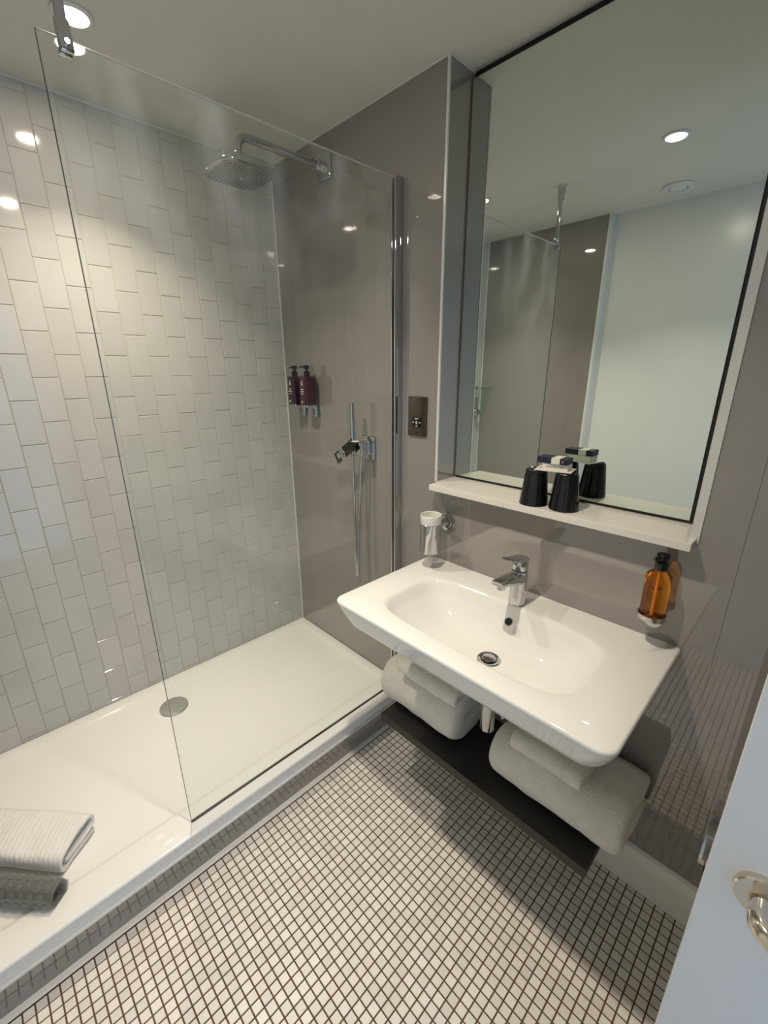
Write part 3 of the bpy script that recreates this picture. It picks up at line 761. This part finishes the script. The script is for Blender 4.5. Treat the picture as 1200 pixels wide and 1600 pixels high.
def folded(name, label, x0, x1, yf, yb, z0, th, amp=0.006, grp=None):
    """towel folded over once, fold facing the room"""
    t_ = th / 2 - 0.002; r = th / 4
    zt, zb = z0 + th - t_ / 2, z0 + t_ / 2
    R_ = (zt - zb) / 2; yc = yf + t_ / 2 + R_
    path = [(yb + (yc - yb) * k / 14, zt - 0.006 * (1 - k / 14)) for k in range(14)]
    path += [(yc - R_ * math.sin(q), (zt + zb) / 2 + R_ * math.cos(q)) for q in [PI * k / 12 for k in range(13)]]
    path += [(yc + (yb - yc) * k / 14, zb) for k in range(1, 15)]
    ends = [t_ * (0.6 + 0.4 * min(1, i / 3, (len(path) - 1 - i) / 3)) for i in range(len(path))]
    fr = lambda u, v, z: Vector(((x0 + x1) / 2 + u, v, z))
    b = MB(); b.rings(sweep(path, x1 - x0, ends, fr)); o = b.build(name, M['towel'], angle=80)
    dis(o, amp, 9.0); dis(o, amp * 0.4, 26.0)
    mz = min(v.co.z for v in o.data.vertices)
    for v in o.data.vertices: v.co.z += z0 - mz
    # origin at the base
    c = Vector(((x0 + x1) / 2, (yf + yb) / 2, z0))
    for v in o.data.vertices: v.co -= c
    o.location = c
    return tag(o, label, 'towel', grp)
folded('bath_towel', 'large white towel folded on the left half of the shelf', 0.900, 1.258, -0.250, -0.02, SZ + 0.001, 0.175, grp='bath towels on the shelf')
folded('bath_towel', 'large white towel folded at the right, overhanging the shelf end', 1.388, 1.784, -0.246, -0.02, SZ + 0.001, 0.170, grp='bath towels on the shelf')
folded('hand_towel', 'small white towel lying on the left bath towel', 1.00, 1.264, -0.248, -0.05, SZ + 0.181, 0.055, 0.004, 'hand towels on the bath towels')
folded('hand_towel', 'small white towel lying on the right bath towel', 1.462, 1.668, -0.250, -0.05, SZ + 0.177, 0.055, 0.004, 'hand towels on the bath towels')

# towel in the tray
U = Vector((0.745, 0.667, 0)); V = Vector((-0.667, 0.745, 0))
F = Vector((0.664, -1.275, TZ))
tz = TZ - 0.0085
Wd = 0.140
th = 0.011
path = [(0.022 + (Wd - 0.04) * k / 10, 0.024 - 0.004 * math.sin(PI * k / 10)) for k in range(11)]            # inner layer
zc_, rc = 0.041, 0.0165
path += [(Wd - 0.018 + rc * math.sin(q), zc_ - rc * math.cos(q)) for q in [PI * k / 10 for k in range(1, 10)]]
path += [(Wd - 0.022 - (Wd - 0.044) * k / 10, 0.0585 - 0.010 * (k / 10) ** 2) for k in range(0, 11)]
cz = (0.0485 + 0.0062) / 2; rr_ = (0.0485 - 0.0062) / 2
path += [(0.020 - rr_ * math.sin(q) * 0.75, cz + rr_ * math.cos(q)) for q in [PI * k / 10 for k in range(1, 11)]]
path += [(0.022 + (Wd - 0.03) * k / 10, 0.0062) for k in range(1, 11)]
Lt = 0.40
fr = lambda u, v, z: F + U * (u - Lt / 2 + 0.0) + V * v + Vector((0, 0, tz - TZ + z * 1.12))
b = MB(); b.rings(sweep(path, Lt, th, fr, 50, 6)); o = b.build('bath_mat_towel', M['towel_ribbed'], angle=80)
dis(o, 0.006, 11.0)
c = F - U * 0.15 + V * 0.06
mz = min(v.co.z for v in o.data.vertices)
for v in o.data.vertices: v.co -= Vector((c.x, c.y, mz))
o.location = (c.x, c.y, tz)
tag(o, 'white ribbed towel folded in the shower tray behind the rolled mat', 'towel')

# rolled rubber mat
R0 = 0.036
E0 = Vector((0.738, -1.287, tz + R0))
N3 = 3 * 40
sp = []
for k in range(N3 + 1):
    q = 2 * PI * k / 40; r = 0.021 + (R0 - 0.003 - 0.021) * k / N3
    sp.append((r * math.cos(q) * 0.95, r * math.sin(q)))
Lm = 0.34
b = MB()
rg = []
for i, p in enumerate(sp):
    nv = Vector((p[0], p[1])).normalized()
    c_in = [E0 - U * 0 + V * (p[0] - nv.x * 0.0012) + Vector((0, 0, p[1] - nv.y * 0.0012))]
    c_out = [E0 + V * (p[0] + nv.x * 0.0012) + Vector((0, 0, p[1] + nv.y * 0.0012))]
    m_ = 16
    r = [c_out[0] - U * (Lm * j / m_) for j in range(m_ + 1)] + [c_in[0] - U * (Lm * (m_ - j) / m_) for j in range(m_ + 1)]
    rg.append(r)
b.rings(rg)
for ia in range(8):
    a_ = 2 * PI * (ia + 0.4) / 8
    for j in range(11):
        nn = V * math.cos(a_) * 0.95 + Vector((0, 0, math.sin(a_)))
        pos = E0 - U * (0.018 + 0.027 * j + (0.0135 if ia % 2 else 0)) + nn * (0.021 + (R0 - 0.024) * (80 + 5 * (ia + 0.4)) / N3 + 0.0016)
        if math.sin(a_) > -0.6: b.lathe([(0.0112, -0.001), (0.0106, 0.0012), (0.0085, 0.0026), (0.0065, 0.0022), (0.0045, 0.0040), (0, 0.0046)], pos, nn, 18)
o = b.build('bath_mat', M['vinyl'], angle=40)
c = E0 - U * Lm / 2; c.z = tz
for v in o.data.vertices: v.co -= c
o.location = c
tag(o, 'rolled clear grey bubbled rubber bath mat in the tray corner', 'bath mat')

# ---------------------------------------------------------------- black cups, card, soap boxes on the ledge
def cup(x, y, label):
    n_ = 80
    b = MB()
    def rg(r, z, amp=1.0): return [(x + r * (1 + 0.014 * amp * math.cos(20 * 2 * PI * k / n_)) * math.cos(2 * PI * k / n_), y + r * (1 + 0.014 * amp * math.cos(20 * 2 * PI * k / n_)) * math.sin(2 * PI * k / n_), z) for k in range(n_)]
    b.rings([rg(0.036, NZ + 0.004, 0), rg(0.040, NZ, 0), rg(0.0415, NZ + 0.001, 0), rg(0.041, NZ + 0.004), rg(0.036, NZ + 0.05), rg(0.0305, NZ + 0.098), rg(0.029, NZ + 0.105), rg(0.026, NZ + 0.1075, 0), rg(0.0225, NZ + 0.1060, 0), rg(0.020, NZ + 0.104, 0)])
    o = b.build('tumbler', M['black_gloss'], angle=50)
    for v in o.data.vertices: v.co -= Vector((x, y, NZ))
    o.location = (x, y, NZ)
    tag(o, label, 'tumbler', 'black ribbed tumblers on the ledge')
cup(1.341, -0.006, 'black ribbed tumbler upside down on the ledge, nearer the socket')
cup(1.430, 0.003, 'black ribbed tumbler upside down on the ledge, nearer the amber bottle')
cz_ = NZ + 0.1085
b = MB(); b.box((-0.051, -0.036, 0), (0.051, 0.036, 0.0016)); o = b.build('paper_card', M['paper'], smooth=False)
o.location = (1.388, 0.012, cz_); o.rotation_euler = (0, 0, math.radians(12)); tag(o, 'cream card bridging the two black tumblers', 'card')
def sbox(x, y, z, hx, hy, h, rz, kind, label, name='soap_box'):
    t = thing(name, label, 'box', (x, y, z))
    def prt(nm, a0, a1, m, g=0.0):
        b = MB(); b.box((x + a0, y - hy - g, z + (g if g else 0)), (x + a1, y + hy + g, z + h + g), 0.0004, 1); return b.build(nm, m, t, smooth=False)
    if kind == 'white': prt('box', -hx, hx, M['paper'])
    else:
        prt('box', -hx, hx, M['navy']); prt('band', -hx * 0.02, hx * 0.55, M['paper'], 0.0004)
    t.rotation_euler = (0, 0, rz)
    return t
q = sbox(1.392, 0.014, cz_ + 0.0017, 0.036, 0.022, 0.018, 0, 'white', 'small white soap carton with dark lettering on the card')
text_part('SHOWER CAP', 0.0075, 'lettering', M['print_dark'], q, (1.392, 0.014 - 0.0222, cz_ + 0.0107), (1, 0, 0), (0, 0, 1), 0.0002)
q.rotation_euler = (0, 0, math.radians(8))
q = sbox(1.385, 0.010, cz_ + 0.0201, 0.043, 0.023, 0.017, 0, 'navy', 'navy carton with a cream band, stacked on the white carton', 'amenity_box')
text_part('S', 0.007, 'lettering', M['print_white'], q, (1.417, 0.010 - 0.0234, cz_ + 0.0286), (1, 0, 0), (0, 0, 1), 0.0002)
q.rotation_euler = (0, 0, math.radians(2))

# ---------------------------------------------------------------- fittings seen in the mirror, far end of the shower
t = thing('glass_shelf', 'small glass corner shelf at the far end of the shower', 'shelf', (0.05, -1.40, 1.41))
b = MB(); b.box((0.003, -1.482, 1.407), (0.10, -1.27, 1.413), 0.001); b.build('glass_plate', glass_mat('shelf_glass', (0.75, 0.92, 0.82)), t)
b = MB(); b.box((0.001, -1.42, 1.400), (0.016, -1.395, 1.424), 0.002); b.build('shelf_bracket', M['chrome'], t)
b = MB(); b.box((0.001, -1.33, 1.400), (0.016, -1.305, 1.424), 0.002); b.build('shelf_bracket', M['chrome'], t)
t = thing('shower_valve', 'chrome thermostatic shower valve below the glass shelf', 'valve', (0, -1.40, 1.27))
b = MB(); b.box((0.001, -1.445, 1.195), (0.010, -1.365, 1.345), 0.003); b.build('valve_plate', M['satin'], t)
b = MB(); b.lathe([(0.024, 0), (0.024, 0.03), (0.022, 0.034), (0, 0.035)], (0.010, -1.405, 1.235), (1, 0, 0), 28); b.build('valve_knob', M['chrome'], t)

# ---------------------------------------------------------------- paper holder by the door
t = thing('paper_holder', 'curved chrome toilet roll holder on grey wall behind the door', 'toilet roll holder', (2.0, 0, 0.33))
b = MB(); b.lathe([(0.026, 0), (0.027, 0.003), (0.024, 0.009), (0.012, 0.012), (0.010, 0.045)], (2.00, -0.0005, 0.372), (0, -1, 0), 32); b.build('wall_rose', M['chrome'], t)
b = MB()
cov = [(-0.015, 0.416), (-0.040, 0.418), (-0.065, 0.412), (-0.088, 0.396), (-0.101, 0.372), (-0.104, 0.346), (-0.098, 0.322)]
cv = [(p.y, p.z) for p in bez([(1, a, c) for a, c in cov], 5)]
b.rings([[(1.926, y_, z_), (2.06, y_, z_), (2.06, y_ + 0.002, z_ - 0.0015), (1.926, y_ + 0.002, z_ - 0.0015)] for y_, z_ in cv])
b.build('cover', M['chrome'], t)
b = MB(); b.tube([(2.00, -0.045, 0.372), (2.00, -0.06, 0.352), (1.932, -0.062, 0.350)], 0.006, 12); b.build('roll_arm', M['chrome'], t)

# ---------------------------------------------------------------- open door
DY0 = -0.70
t = structure(thing('door_1', 'open white door at the right with a metal lever handle', 'door', (1.934, DY0, 0)))
del t['category']
b = MB(); b.box((1.934, DY0, 0.008), (XR - 0.005, DY0 + 0.040, 2.04), 0.0012, 2); b.build('door_leaf', M['door'], t)
HXd, HZd = 1.984, 1.0
b = MB(); b.lathe([(0.0265, 0), (0.0270, 0.002), (0.0265, 0.0075), (0.0250, 0.009), (0.0155, 0.0095)], (HXd, DY0, HZd), (0, -1, 0), 44); hr = b.build('handle_rose', M['nickel'], t)
b = MB(); b.lathe([(0.0125, 0.009), (0.0128, 0.012), (0.0115, 0.016), (0.0105, 0.030)], (HXd, DY0, HZd), (0, -1, 0), 32)
b.tube(bez([(HXd, DY0 - 0.026, HZd), (HXd, DY0 - 0.032, HZd), (HXd + 0.003, DY0 - 0.039, HZd), (HXd + 0.014, DY0 - 0.045, HZd), (HXd + 0.05, DY0 - 0.046, HZd), (HXd + 0.11, DY0 - 0.045, HZd)], 8), [0.0108] * 4 + [0.0115] * 37, 24)
b.build('door_handle', M['nickel'], t)
b = MB(); b.box((XR - 0.006, -0.66, 0.0), (XR + 0.125, -0.63, 2.09)); b.box((XR - 0.006, -1.49, 0.0), (XR + 0.125, -1.46, 2.09)); b.box((XR - 0.006, -1.46, 2.06), (XR + 0.125, -0.66, 2.09))
structure(b.build('trim_9', M['door'], smooth=False), 'white door frame')
